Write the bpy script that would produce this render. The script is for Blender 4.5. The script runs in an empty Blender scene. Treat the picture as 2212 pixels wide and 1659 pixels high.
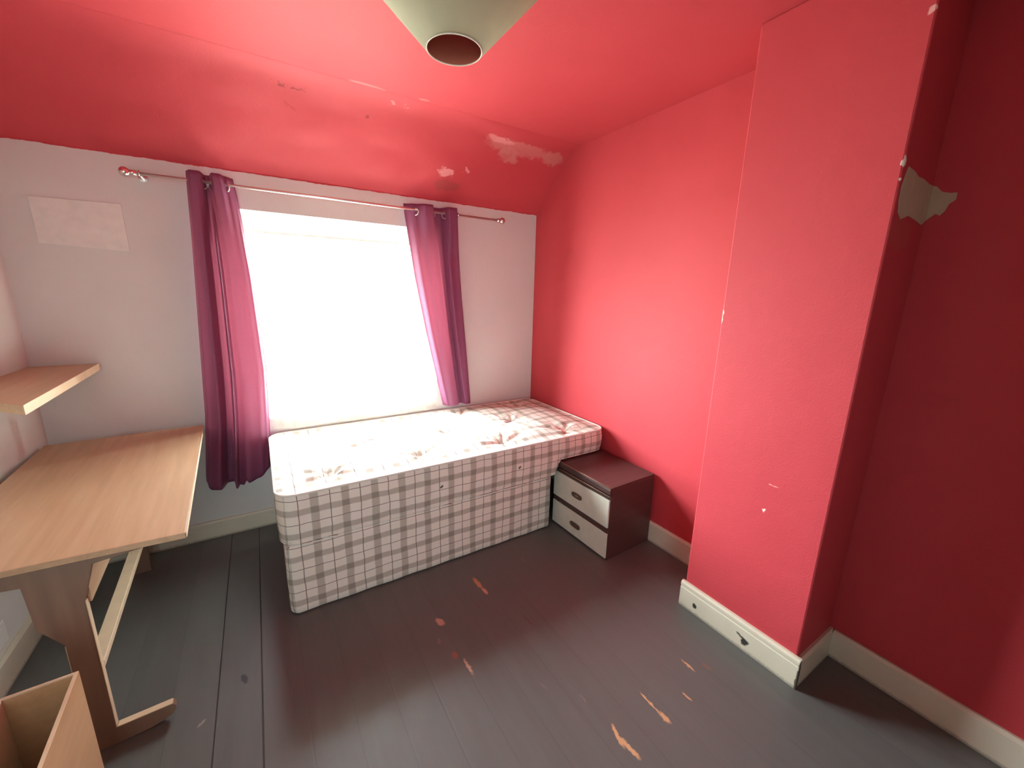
import bpy, bmesh, math, random
from mathutils import Vector, Matrix
random.seed(7)
sc = bpy.context.scene
C = sc.collection

# ------------------------------------------------------------------ camera
YAW, PITCH, ROLL, F1000 = 0.5617, 0.2222, 0.0229, 0.8693
cam = bpy.data.objects.new('camera', bpy.data.cameras.new('camera'))
C.objects.link(cam)
cam.data.sensor_fit = 'HORIZONTAL'
cam.data.sensor_width = 36.0
cam.data.lens = 36.0 * F1000 * 1000 / 2212
cam.data.clip_start = 0.02
fw = Vector((math.sin(YAW) * math.cos(PITCH), math.cos(YAW) * math.cos(PITCH), -math.sin(PITCH)))
r0 = Vector((math.cos(YAW), -math.sin(YAW), 0))
u0 = r0.cross(fw)
rt = math.cos(ROLL) * r0 + math.sin(ROLL) * u0
up = -math.sin(ROLL) * r0 + math.cos(ROLL) * u0
M = Matrix((rt, up, -fw)).transposed().to_4x4()
M.translation = Vector((-1.9527, -2.7970, 1.4892))
cam.matrix_world = M
sc.camera = cam

# ------------------------------------------------------------------ world: bright overcast day outside
SKY = 42.0
w = bpy.data.worlds.new('sky')
sc.world = w
w.use_nodes = True
nt = w.node_tree
nt.nodes.clear()
wo = nt.nodes.new('ShaderNodeOutputWorld')
bg = nt.nodes.new('ShaderNodeBackground')
tc = nt.nodes.new('ShaderNodeTexCoord')
sep = nt.nodes.new('ShaderNodeSeparateXYZ')
cr = nt.nodes.new('ShaderNodeValToRGB')
cr.color_ramp.elements[0].position = 0.40
cr.color_ramp.elements[0].color = (0.56, 0.68, 0.58, 1)
cr.color_ramp.elements[1].position = 0.56
cr.color_ramp.elements[1].color = (0.84, 0.97, 1.0, 1)
mp = nt.nodes.new('ShaderNodeMapRange')
mp.inputs['From Min'].default_value = -1
nt.links.new(tc.outputs['Generated'], sep.inputs[0])
nt.links.new(sep.outputs['Z'], mp.inputs['Value'])
nt.links.new(mp.outputs[0], cr.inputs[0])
nt.links.new(cr.outputs[0], bg.inputs['Color'])
# the overcast sky is brighter overhead and towards the upper left of the window
dot = nt.nodes.new('ShaderNodeVectorMath')
dot.operation = 'DOT_PRODUCT'
dot.inputs[1].default_value = Vector((-0.70, 0.58, 0.42)).normalized()
nt.links.new(tc.outputs['Generated'], dot.inputs[0])
gl_ = nt.nodes.new('ShaderNodeMapRange')
gl_.interpolation_type = 'SMOOTHSTEP'
gl_.inputs['From Min'].default_value = 0.45
gl_.inputs['From Max'].default_value = 1.0
gl_.inputs['To Min'].default_value = SKY
gl_.inputs['To Max'].default_value = SKY * 2.6
nt.links.new(dot.outputs['Value'], gl_.inputs['Value'])
nt.links.new(gl_.outputs[0], bg.inputs['Strength'])
nt.links.new(bg.outputs[0], wo.inputs[0])

# portal in the window opening so the daylight is sampled well
pl = bpy.data.lights.new('window_portal', 'AREA')
pl.shape = 'RECTANGLE'
pl.size = 1.283
pl.size_y = 1.21
pl.cycles.is_portal = True
po = bpy.data.objects.new('window_portal', pl)
C.objects.link(po)
po.location = (-1.5035, 0.30, 1.302)
po.rotation_euler = (math.radians(-90), 0, 0)

# added soft fill behind the camera, unseen and without a real source
al = bpy.data.lights.new('fill_light', 'AREA')
al.shape = 'RECTANGLE'
al.size = 0.9
al.size_y = 1.9
al.energy = 11.5
al.color = (0.78, 0.97, 1.0)
ao = bpy.data.objects.new('fill_light', al)
C.objects.link(ao)
ao.location = (-2.35, -3.82, 1.1)
al.spread = math.radians(92)
ao.rotation_euler = (math.radians(90), 0, math.radians(-20))

sc.view_settings.view_transform = 'Standard'
sc.view_settings.look = 'None'
sc.view_settings.gamma = 1
sc.view_settings.use_curve_mapping = False
sc.view_settings.exposure = 0.0
sc.cycles.max_bounces = 14
sc.cycles.diffuse_bounces = 3
sc.cycles.transparent_max_bounces = 16
sc.cycles.use_denoising = True
sc.cycles.sample_clamp_indirect = 20

# ------------------------------------------------------------------ material helpers
def mat_base(name, color=(0.5, 0.5, 0.5), rough=0.6, spec=0.5, metal=0.0):
    m = bpy.data.materials.new(name)
    m.use_nodes = True
    b = m.node_tree.nodes['Principled BSDF']
    b.inputs['Base Color'].default_value = (*color, 1)
    b.inputs['Roughness'].default_value = rough
    b.inputs['Specular IOR Level'].default_value = spec
    b.inputs['Metallic'].default_value = metal
    return m, m.node_tree, b

def N(t, kind, **kw):
    n = t.nodes.new(kind)
    for k, v in kw.items():
        setattr(n, k, v)
    return n

def noise(t, vec, scale, detail=3, rough=0.5):
    n = N(t, 'ShaderNodeTexNoise')
    n.inputs['Scale'].default_value = scale
    n.inputs['Detail'].default_value = detail
    n.inputs['Roughness'].default_value = rough
    if vec is not None:
        t.links.new(vec, n.inputs['Vector'])
    return n

def math_(t, op, a, b=None, clamp=False):
    n = N(t, 'ShaderNodeMath', operation=op)
    n.use_clamp = clamp
    for i, v in enumerate((a, b)):
        if v is None:
            continue
        if isinstance(v, (int, float)):
            n.inputs[i].default_value = v
        else:
            t.links.new(v, n.inputs[i])
    return n.outputs[0]

def maprange(t, v, a, b, c=0.0, d=1.0):
    n = N(t, 'ShaderNodeMapRange')
    t.links.new(v, n.inputs['Value'])
    for k, x in zip(('From Min', 'From Max', 'To Min', 'To Max'), (a, b, c, d)):
        n.inputs[k].default_value = x
    return n.outputs[0]

def mix(t, fac, a, b, blend='MIX'):
    n = N(t, 'ShaderNodeMixRGB', blend_type=blend)
    for i, v in enumerate((fac, a, b)):
        if isinstance(v, (int, float)):
            n.inputs[i].default_value = v
        elif isinstance(v, tuple):
            n.inputs[i].default_value = (*v, 1)
        else:
            t.links.new(v, n.inputs[i])
    return n.outputs[0]

def bump(t, b, height, strength=0.2, dist=0.01):
    n = N(t, 'ShaderNodeBump')
    n.inputs['Strength'].default_value = strength
    n.inputs['Distance'].default_value = dist
    t.links.new(height, n.inputs['Height'])
    t.links.new(n.outputs[0], b.inputs['Normal'])
    return n

def coords(t, wobble=0.0, wscale=30.0):
    tc = N(t, 'ShaderNodeTexCoord')
    if not wobble:
        return tc.outputs['Object'], tc.outputs['Object']
    nz = noise(t, tc.outputs['Object'], wscale, 4, 0.6)
    sub = N(t, 'ShaderNodeVectorMath', operation='SUBTRACT')
    t.links.new(nz.outputs['Color'], sub.inputs[0])
    sub.inputs[1].default_value = (0.5, 0.5, 0.5)
    scl = N(t, 'ShaderNodeVectorMath', operation='SCALE')
    t.links.new(sub.outputs[0], scl.inputs[0])
    scl.inputs['Scale'].default_value = wobble
    add = N(t, 'ShaderNodeVectorMath', operation='ADD')
    t.links.new(tc.outputs['Object'], add.inputs[0])
    t.links.new(scl.outputs[0], add.inputs[1])
    return tc.outputs['Object'], add.outputs[0]

def blob(t, vec, c, rad, rot=(0, 0, 0), soft=0.25):
    m = N(t, 'ShaderNodeMapping', vector_type='TEXTURE')
    m.inputs['Location'].default_value = c
    m.inputs['Rotation'].default_value = rot
    m.inputs['Scale'].default_value = rad
    t.links.new(vec, m.inputs['Vector'])
    ln = N(t, 'ShaderNodeVectorMath', operation='LENGTH')
    t.links.new(m.outputs[0], ln.inputs[0])
    return maprange(t, ln.outputs['Value'], 1.0 - soft, 1.0 + soft * 0.2, 1.0, 0.0)

RED = (0.56, 0.055, 0.068)
def red_paint(name, marks=(), wob=0.05, wsc=22.0, damp=()):
    """satin red emulsion; marks = (centre, radii, rotation, colour, amount)"""
    m, t, b = mat_base(name, RED, 0.62, 0.30)
    o, wv = coords(t, wob, wsc)
    big = noise(t, o, 1.6, 4, 0.55)
    col = mix(t, maprange(t, big.outputs['Fac'], 0.3, 0.7), (0.54, 0.050, 0.063), (0.58, 0.060, 0.074))
    for c_, r_, rot, colr, amt in marks:
        f = blob(t, wv, c_, r_, rot)
        f = math_(t, 'MULTIPLY', f, amt)
        col = mix(t, f, col, colr)
    t.links.new(col, b.inputs['Base Color'])
    f1 = noise(t, o, 140, 3)
    f2 = noise(t, o, 7, 4)
    h = math_(t, 'ADD', math_(t, 'MULTIPLY', f1.outputs['Fac'], 0.25), f2.outputs['Fac'])
    bump(t, b, h, 0.22, 0.010)
    return m

PLASTER = (0.60, 0.20, 0.185)
PALE = (0.80, 0.30, 0.30)
BARE = (0.52, 0.41, 0.28)

# ceiling and slope marks (positions in the room, metres)
ceil_marks = [
    ((-1.685, -0.432, 2.465), (0.075, 0.011, 0.08), (0, 0, 0.12), PALE, 0.8),
    ((-1.548, -0.470, 2.465), (0.045, 0.008, 0.08), (0, 0, 0.10), PALE, 0.8),
    ((-1.38, -0.50, 2.465), (0.10, 0.022, 0.08), (0, 0, 0.05), PALE, 0.35),
    ((-1.10, -0.52, 2.465), (0.03, 0.012, 0.08), (0, 0, 0), PALE, 0.4),
    ((-0.45, -0.46, 2.465), (0.26, 0.04, 0.08), (0, 0, -0.06), PALE, 0.25),
    ((-1.40, -1.10, 2.465), (0.02, 0.015, 0.08), (0, 0, 0), PALE, 0.35),
]
slope_marks = [
    ((-0.40, -0.355, 2.415), (0.26, 0.060, 0.065), (0, 0, 0), PLASTER, 0.6),
    ((-0.46, -0.31, 2.375), (0.08, 0.05, 0.05), (0, 0, 0), PLASTER, 0.55),
    ((-0.55, -0.375, 2.435), (0.11, 0.03, 0.045), (0, 0, 0), PALE, 0.55),
    ((-0.12, -0.345, 2.40), (0.09, 0.05, 0.065), (0, 0, 0), PLASTER, 0.7),
    ((-0.42, -0.29, 2.35), (0.05, 0.03, 0.035), (0, 0, 0), PLASTER, 0.6),
    ((-0.835, -0.160, 2.243), (0.062, 0.030, 0.036), (0, 0, 0), PALE, 0.85),
    ((-0.70, -0.19, 2.27), (0.018, 0.015, 0.018), (0, 0, 0), PALE, 0.8),
    ((-0.80, -0.09, 2.18), (0.10, 0.05, 0.05), (0, 0, 0), (0.32, 0.06, 0.06), 0.5),
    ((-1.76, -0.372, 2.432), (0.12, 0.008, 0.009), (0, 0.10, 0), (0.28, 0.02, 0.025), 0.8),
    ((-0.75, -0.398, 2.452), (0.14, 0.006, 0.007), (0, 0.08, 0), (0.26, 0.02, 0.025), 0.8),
    ((-1.36, -0.33, 2.395), (0.016, 0.012, 0.010), (0, 0, 0), (0.30, 0.03, 0.03), 0.8),
    ((-1.19, -0.425, 2.47), (0.09, 0.02, 0.02), (0, 0, 0), PALE, 0.4),
    ((-1.73, -0.30, 2.37), (0.06, 0.012, 0.012), (0, 0.5, 0), (0.42, 0.035, 0.04), 0.5),
]
wall_right_marks = []
breast_marks = [
    ((-0.20, -2.30, 1.70), (0.10, 0.02, 0.055), (0, 0.0, 0), (0.45, 0.12, 0.09), 0.3),
    ((-0.294, -2.303, 1.895), (0.012, 0.012, 0.016), (0, 0, 0), (0.9, 0.78, 0.68), 1),
    ((-0.294, -2.303, 1.845), (0.010, 0.010, 0.009), (0, 0, 0), (0.9, 0.78, 0.68), 1),
    ((-0.294, -2.292, 2.280), (0.010, 0.012, 0.014), (0.6, 0, 0), (0.9, 0.50, 0.46), 0.8),
    ((-0.294, -1.807, 1.425), (0.010, 0.006, 0.045), (0, 0, 0), (0.95, 0.62, 0.50), 0.8),
    ((-0.294, -2.094, 0.653), (0.010, 0.005, 0.007), (0, 0, 0), (0.9, 0.70, 0.62), 1),
    ((-0.294, -2.114, 0.771), (0.010, 0.018, 0.003), (0, 0, 0), (0.8, 0.35, 0.33), 0.8),
]
m_ceiling = red_paint('red_ceiling_paint', ceil_marks, 0.035, 30)
m_slope = red_paint('red_slope_paint', slope_marks, 0.085, 26)
m_right = red_paint('red_wall_paint', wall_right_marks, 0.05, 22)
m_breast = red_paint('red_breast_paint', breast_marks, 0.04, 25)
m_back = None

def cream_wall():
    m, t, b = mat_base('cream_wall_paint', (0.62, 0.54, 0.47), 0.7, 0.25)
    o, wv = coords(t, 0.016, 17)
    big = noise(t, o, 2.0, 4)
    col = mix(t, maprange(t, big.outputs['Fac'], 0.3, 0.7), (0.69, 0.67, 0.63), (0.75, 0.72, 0.68))
    sp = N(t, 'ShaderNodeSeparateXYZ')
    t.links.new(wv, sp.inputs[0])
    redtop = maprange(t, sp.outputs['Z'], 2.092, 2.094)
    lim = math_(t, 'MULTIPLY', math_(t, 'LESS_THAN', sp.outputs['Y'], 0.05), redtop)
    col = mix(t, lim, col, RED)
    t.links.new(col, b.inputs['Base Color'])
    f1 = noise(t, o, 120, 3)
    f2 = noise(t, o, 6, 4)
    h = math_(t, 'ADD', math_(t, 'MULTIPLY', f1.outputs['Fac'], 0.2), f2.outputs['Fac'])
    bump(t, b, h, 0.30, 0.010)
    return m
m_cream = cream_wall()

def floor_mat():
    m, t, b = mat_base('painted_floor_boards', (0.05, 0.04, 0.04), 0.40, 0.5)
    o, wv = coords(t, 0.020, 55)
    sp = N(t, 'ShaderNodeSeparateXYZ')
    t.links.new(o, sp.inputs[0])
    bw = 0.141
    u = math_(t, 'DIVIDE', math_(t, 'ADD', sp.outputs['X'], 2.218 + bw * 20), bw)
    fr = math_(t, 'FRACT', u)
    d = math_(t, 'ABSOLUTE', math_(t, 'SUBTRACT', fr, 0.5))
    nz = noise(t, o, 9, 4)
    d2 = math_(t, 'ADD', d, math_(t, 'MULTIPLY', math_(t, 'SUBTRACT', nz.outputs['Fac'], 0.5), 0.012))
    gap = maprange(t, d2, 0.478, 0.492)
    st = N(t, 'ShaderNodeMapping')
    st.inputs['Scale'].default_value = (26, 2.2, 1)
    t.links.new(o, st.inputs['Vector'])
    gr = noise(t, st.outputs[0], 1.0, 5, 0.6)
    cell = N(t, 'ShaderNodeTexWhiteNoise', noise_dimensions='1D')
    t.links.new(math_(t, 'FLOOR', u), cell.inputs['W'])
    col = mix(t, gr.outputs['Fac'], (0.100, 0.106, 0.098), (0.140, 0.148, 0.136))
    col = mix(t, math_(t, 'MULTIPLY', cell.outputs['Value'], 0.3), col, (0.155, 0.160, 0.150))
    dust = noise(t, o, 60, 4, 0.7)
    col = mix(t, maprange(t, dust.outputs['Fac'], 0.68, 0.80, 0, 0.25), col, (0.30, 0.26, 0.24))
    W_ = (0.62, 0.36, 0.19)
    G_ = (0.20, 0.17, 0.16)
    marks = [  # worn scratches down to the wood, along the boards
        ((-1.110, -1.165, 0), (0.013, 0.055, 0.1), 0.05, (0.52, 0.27, 0.15), 1),
        ((-1.105, -1.235, 0), (0.010, 0.028, 0.1), 0.1, (0.60, 0.34, 0.22), 1),
        ((-1.376, -1.305, 0), (0.017, 0.030, 0.1), 0.3, (0.56, 0.33, 0.26), 1),
        ((-1.364, -1.575, 0), (0.007, 0.046, 0.1), 0.06, (0.58, 0.40, 0.28), 1),
        ((-1.39, -1.50, 0), (0.014, 0.020, 0.1), 0.0, (0.30, 0.13, 0.10), 1),
        ((-1.42, -1.40, 0), (0.007, 0.022, 0.1), 0.0, G_, 1),
        ((-0.845, -2.062, 0), (0.005, 0.050, 0.1), 0.0, W_, 1),
        ((-0.843, -2.125, 0), (0.012, 0.026, 0.1), 0.0, W_, 1),
        ((-1.036, -2.080, 0), (0.008, 0.045, 0.1), -0.25, W_, 1),
        ((-1.030, -2.125, 0), (0.010, 0.048, 0.1), 0.1, W_, 1),
        ((-0.580, -2.037, 0), (0.006, 0.034, 0.1), 0.0, W_, 1),
        ((-0.702, -2.117, 0), (0.005, 0.024, 0.1), 0.0, W_, 1),
        ((-0.52, -2.08, 0), (0.010, 0.022, 0.1), 0.3, (0.22, 0.13, 0.09), 0.8),
        ((-0.80, -1.13, 0), (0.005, 0.025, 0.1), 0.0, G_, 0.9),
        ((-1.18, -1.30, 0), (0.006, 0.030, 0.1), 0.2, (0.14, 0.10, 0.10), 0.9),
        ((-1.02, -1.50, 0), (0.006, 0.060, 0.1), 0.1, (0.13, 0.08, 0.08), 0.8),
        ((-1.05, -1.92, 0), (0.004, 0.020, 0.1), 0.0, G_, 1),
        ((-1.15, -1.80, 0), (0.005, 0.022, 0.1), 0.2, G_, 0.7),
        ((-2.135, -1.18, 0), (0.012, 0.030, 0.1), 0.3, (0.03, 0.025, 0.03), 0.9),
        ((-2.26, -1.30, 0), (0.005, 0.016, 0.1), -0.9, (0.32, 0.30, 0.25), 0.9),
    ]
    for c_, r_, rz, colr, amt in marks:
        f = math_(t, 'MULTIPLY', blob(t, wv, c_, r_, (0, 0, rz), 0.35), amt)
        col = mix(t, f, col, colr)
    gapw = math_(t, 'MULTIPLY', gap, math_(t, 'MAXIMUM', 0.10, math_(t, 'MULTIPLY', maprange(t, sp.outputs['X'], -1.95, -2.05, 0, 0.9), maprange(t, sp.outputs['X'], -2.30, -2.24, 0, 1))))
    col = mix(t, gapw, col, (0.012, 0.010, 0.010))
    t.links.new(col, b.inputs['Base Color'])
    t.links.new(maprange(t, gr.outputs['Fac'], 0.3, 0.7, 0.33, 0.44), b.inputs['Roughness'])
    h = math_(t, 'SUBTRACT', math_(t, 'MULTIPLY', gr.outputs['Fac'], 0.25), gapw)
    bump(t, b, h, 0.5, 0.004)
    return m
m_floor = floor_mat()

def gloss_cream(name, marks=()):
    m, t, b = mat_base(name, (0.72, 0.66, 0.52), 0.35, 0.5)
    o, wv = coords(t, 0.018, 60)
    big = noise(t, o, 12, 4)
    col = mix(t, big.outputs['Fac'], (0.68, 0.62, 0.48), (0.78, 0.72, 0.58))
    for c_, r_, rot, colr, amt in marks:
        col = mix(t, math_(t, 'MULTIPLY', blob(t, wv, c_, r_, rot), amt), col, colr)
    sp = N(t, 'ShaderNodeSeparateXYZ')
    t.links.new(wv, sp.inputs[0])
    foot_tone = maprange(t, sp.outputs['Z'], 0.016, 0.004)  # darker towards the bottom edge
    col = mix(t, math_(t, 'MULTIPLY', foot_tone, 0.55), col, (0.12, 0.10, 0.08))
    t.links.new(col, b.inputs['Base Color'])
    bump(t, b, noise(t, o, 45, 3).outputs['Fac'], 0.15, 0.004)
    return m
DK = (0.05, 0.045, 0.04)
m_skirt = gloss_cream('cream_gloss_skirting')
m_skirt_b = gloss_cream('chipped_gloss_skirting', [
    ((-0.31, -1.877, 0.045), (0.03, 0.012, 0.015), (0, 0, 0), DK, 1),
    ((-0.31, -2.115, 0.045), (0.03, 0.016, 0.020), (0.7, 0, 0), DK, 1),
    ((-0.31, -2.095, 0.062), (0.03, 0.022, 0.005), (0.3, 0, 0), DK, 0.9),
    ((-0.31, -2.318, 0.05), (0.02, 0.005, 0.09), (0, 0, 0), DK, 0.9),
])

def simple(name, color, rough=0.5, spec=0.5, metal=0.0, var=0.12, nscale=20, bstr=0.05):
    m, t, b = mat_base(name, color, rough, spec, metal)
    o, _ = coords(t)
    n = noise(t, o, nscale, 4)
    lo = tuple(c * (1 - var) for c in color)
    hi = tuple(min(1, c * (1 + var)) for c in color)
    t.links.new(mix(t, n.outputs['Fac'], lo, hi), b.inputs['Base Color'])
    if bstr:
        bump(t, b, n.outputs['Fac'], bstr, 0.003)
    return m

def wood(name, c1, c2, axis='y', rough=0.42, spec=0.5):
    m, t, b = mat_base(name, c1, rough, spec)
    o, _ = coords(t)
    mpn = N(t, 'ShaderNodeMapping')
    mpn.inputs['Scale'].default_value = {'x': (1.5, 22, 22), 'y': (22, 1.5, 22), 'z': (22, 22, 1.5)}[axis]
    t.links.new(o, mpn.inputs['Vector'])
    n = noise(t, mpn.outputs[0], 1.6, 6, 0.62)
    n2 = noise(t, o, 2.2, 3)
    f = maprange(t, n.outputs['Fac'], 0.3, 0.72)
    col = mix(t, f, c1, c2)
    col = mix(t, math_(t, 'MULTIPLY', n2.outputs['Fac'], 0.25), col, c1)
    t.links.new(col, b.inputs['Base Color'])
    bump(t, b, n.outputs['Fac'], 0.04, 0.002)
    return m
m_oak = wood('light_oak_laminate', (0.50, 0.315, 0.18), (0.62, 0.42, 0.26), 'y')
m_oak_edge = simple('pale_edge_strip', (0.72, 0.55, 0.36), 0.5)
m_oak_leg = wood('shaded_leg_laminate', (0.22, 0.13, 0.09), (0.30, 0.185, 0.125), 'z')  # darker than the tabletop: shade on the legs put into the colour
m_chest = wood('orange_brown_veneer', (0.50, 0.29, 0.14), (0.60, 0.36, 0.19), 'y')
m_board = simple('window_lit_beige', (0.74, 0.66, 0.52), 0.5)  # paler than the rest of the box, window light put into the colour
m_dark = wood('dark_brown_veneer', (0.070, 0.036, 0.033), (0.100, 0.050, 0.044), 'x', 0.38)
m_darkedge = wood('brown_moulding', (0.30, 0.18, 0.12), (0.42, 0.27, 0.19), 'y', 0.28)
m_drawer = simple('cream_drawer_lacquer', (0.74, 0.69, 0.58), 0.32, 0.5)
m_pull = simple('brown_pull', (0.13, 0.08, 0.05), 0.35)
m_pull_in = simple('brass_pull_centre', (0.42, 0.34, 0.22), 0.35, metal=0.6)
m_chrome = simple('brushed_chrome', (0.78, 0.74, 0.70), 0.22, 0.5, 1.0, 0.05, 60, 0.0)
m_rodw = simple('satin_silver_pole', (0.80, 0.76, 0.70), 0.34, 0.5, 0.85, 0.04, 60, 0.0)
m_pvc = simple('white_window_frame', (0.84, 0.84, 0.80), 0.3)
m_sill = simple('white_sill_paint', (0.80, 0.79, 0.72), 0.4)
m_pipe = simple('cream_piping_cord', (0.80, 0.74, 0.66), 0.8)
m_socket = simple('white_socket_plastic', (0.82, 0.80, 0.75), 0.35)
m_patch = simple('pale_patch_paint', (0.80, 0.77, 0.71), 0.7, 0.2)

def glass_mat():
    m = bpy.data.materials.new('window_glass')
    m.use_nodes = True
    t = m.node_tree
    t.nodes.clear()
    out = N(t, 'ShaderNodeOutputMaterial')
    tr = N(t, 'ShaderNodeBsdfTransparent')
    gl = N(t, 'ShaderNodeBsdfGlossy')
    gl.inputs['Roughness'].default_value = 0.02
    mx = N(t, 'ShaderNodeMixShader')
    mx.inputs[0].default_value = 0.05
    t.links.new(tr.outputs[0], mx.inputs[1])
    t.links.new(gl.outputs[0], mx.inputs[2])
    t.links.new(mx.outputs[0], out.inputs[0])
    return m
m_glass = glass_mat()

def net_mat():
    m = bpy.data.materials.new('sheer_net_fabric')
    m.use_nodes = True
    t = m.node_tree
    t.nodes.clear()
    out = N(t, 'ShaderNodeOutputMaterial')
    tr = N(t, 'ShaderNodeBsdfTransparent')
    tl = N(t, 'ShaderNodeBsdfTranslucent')
    df = N(t, 'ShaderNodeBsdfDiffuse')
    tl.inputs['Color'].default_value = (0.90, 0.91, 0.80, 1)
    df.inputs['Color'].default_value = (0.86, 0.86, 0.76, 1)
    a = N(t, 'ShaderNodeMixShader')
    a.inputs[0].default_value = 0.45
    t.links.new(tl.outputs[0], a.inputs[1])
    t.links.new(df.outputs[0], a.inputs[2])
    o, _ = coords(t)
    mpn = N(t, 'ShaderNodeMapping')
    mpn.inputs['Scale'].default_value = (30, 30, 3)
    t.links.new(o, mpn.inputs['Vector'])
    n = noise(t, mpn.outputs[0], 1.0, 3)
    b_ = N(t, 'ShaderNodeMixShader')
    t.links.new(maprange(t, n.outputs['Fac'], 0.3, 0.7, 0.10, 0.26), b_.inputs[0])
    t.links.new(tr.outputs[0], b_.inputs[1])
    t.links.new(a.outputs[0], b_.inputs[2])
    t.links.new(b_.outputs[0], out.inputs[0])
    return m
m_net = net_mat()

def curtain_mat():
    m, t, b = mat_base('plum_curtain_fabric', (0.33, 0.045, 0.14), 0.55, 0.4)
    o, _ = coords(t)
    mpn = N(t, 'ShaderNodeMapping')
    mpn.inputs['Scale'].default_value = (40, 40, 420)
    t.links.new(o, mpn.inputs['Vector'])
    n = noise(t, mpn.outputs[0], 1.0, 3)
    c = mix(t, n.outputs['Fac'], (0.21, 0.055, 0.125), (0.28, 0.080, 0.165))
    t.links.new(c, b.inputs['Base Color'])
    b.inputs['Sheen Weight'].default_value = 0.15
    b.inputs['Sheen Tint'].default_value = (1.0, 0.55, 0.75, 1)
    b.inputs['Sheen Roughness'].default_value = 0.4
    bump(t, b, n.outputs['Fac'], 0.12, 0.002)
    tl = N(t, 'ShaderNodeBsdfTranslucent')
    tl.inputs['Color'].default_value = (0.90, 0.40, 0.48, 1)
    mx = N(t, 'ShaderNodeMixShader')
    mx.inputs[0].default_value = 0.21
    out = t.nodes['Material Output']
    t.links.new(b.outputs[0], mx.inputs[1])
    t.links.new(tl.outputs[0], mx.inputs[2])
    t.links.new(mx.outputs[0], out.inputs[0])
    return m
m_curtain = curtain_mat()

def plaid_mat(name, ticks=()):
    m, t, b = mat_base(name, (0.6, 0.5, 0.42), 0.85, 0.15)
    tcn = N(t, 'ShaderNodeTexCoord')
    nz = noise(t, tcn.outputs['Object'], 9, 2)
    o = tcn.outputs['Object']
    sp = N(t, 'ShaderNodeSeparateXYZ')
    t.links.new(o, sp.inputs[0])
    geo = N(t, 'ShaderNodeNewGeometry')
    sn = N(t, 'ShaderNodeSeparateXYZ')
    t.links.new(geo.outputs['True Normal'], sn.inputs[0])
    wob = math_(t, 'MULTIPLY', math_(t, 'SUBTRACT', nz.outputs['Fac'], 0.5), 0.012)
    def axis(co, nrm, origin, period, bw, tw):
        v = math_(t, 'ADD', math_(t, 'ADD', co, wob), -origin + 40 * period + period / 2)
        f = math_(t, 'FRACT', math_(t, 'DIVIDE', v, period))
        d = math_(t, 'MULTIPLY', math_(t, 'ABSOLUTE', math_(t, 'SUBTRACT', f, 0.5)), period)
        band = maprange(t, d, bw / 2 - 0.002, bw / 2 + 0.002, 1, 0)
        d2 = math_(t, 'ABSOLUTE', math_(t, 'SUBTRACT', d, period / 2))
        thin = maprange(t, d2, tw / 2 - 0.0006, tw / 2 + 0.0008, 1, 0)
        face = maprange(t, math_(t, 'ABSOLUTE', nrm), 0.72, 0.68)
        return math_(t, 'MULTIPLY', band, face), math_(t, 'MULTIPLY', thin, face)
    bx, tx = axis(sp.outputs['X'], sn.outputs['X'], -1.821, 0.1328, 0.034, 0.0035)
    by, ty = axis(sp.outputs['Y'], sn.outputs['Y'], -0.86, 0.1328, 0.034, 0.0035)
    bz, tz = axis(sp.outputs['Z'], sn.outputs['Z'], 0.060, 0.1145, 0.030, 0.0030)
    col = (0.82, 0.745, 0.655)
    grey = (0.64, 0.62, 0.60)
    col = mix(t, bx, col, grey, 'MULTIPLY')
    col = mix(t, by, col, grey, 'MULTIPLY')
    col = mix(t, bz, col, grey, 'MULTIPLY')
    th = math_(t, 'MAXIMUM', math_(t, 'MAXIMUM', tx, ty), tz)
    col = mix(t, math_(t, 'MULTIPLY', th, 0.88), col, (0.17, 0.11, 0.10))
    t.links.new(col, b.inputs['Base Color'])
    fine = noise(t, o, 260, 2)
    mid = noise(t, o, 26, 3)
    h = math_(t, 'ADD', math_(t, 'MULTIPLY', fine.outputs['Fac'], 0.3), mid.outputs['Fac'])
    bump(t, b, h, 0.25, 0.006)
    return m
m_plaid = plaid_mat('plaid_mattress_ticking')

def shade_mat(name, col, trans, tcol):
    m, t, b = mat_base(name, col, 0.7, 0.2)
    tl = N(t, 'ShaderNodeBsdfTranslucent')
    tl.inputs['Color'].default_value = (*tcol, 1)
    mx = N(t, 'ShaderNodeMixShader')
    mx.inputs[0].default_value = trans
    t.links.new(b.outputs[0], mx.inputs[1])
    t.links.new(tl.outputs[0], mx.inputs[2])
    t.links.new(mx.outputs[0], t.nodes['Material Output'].inputs[0])
    return m
m_shade = simple('cream_shade_card', (0.52, 0.43, 0.28), 0.7, 0.2)
m_shade_in = simple('terracotta_shade_lining', (0.42, 0.13, 0.08), 0.7, 0.2)
m_rim = simple('pale_shade_rim', (0.85, 0.76, 0.60), 0.6)
m_flex = simple('white_flex', (0.78, 0.76, 0.70), 0.5)

# ------------------------------------------------------------------ object helpers
def root(name, label, cat, loc=(0, 0, 0), rz=0.0, group=None, kind=None):
    o = bpy.data.objects.new(name, None)
    C.objects.link(o)
    o.location = loc
    o.rotation_euler = (0, 0, rz)
    o['label'] = label
    o['category'] = cat
    if group:
        o['group'] = group
    if kind:
        o['kind'] = kind
    return o

def tag(o, label=None, cat=None, group=None, kind=None):
    for k, v in (('label', label), ('category', cat), ('group', group), ('kind', kind)):
        if v:
            o[k] = v
    return o

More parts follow.
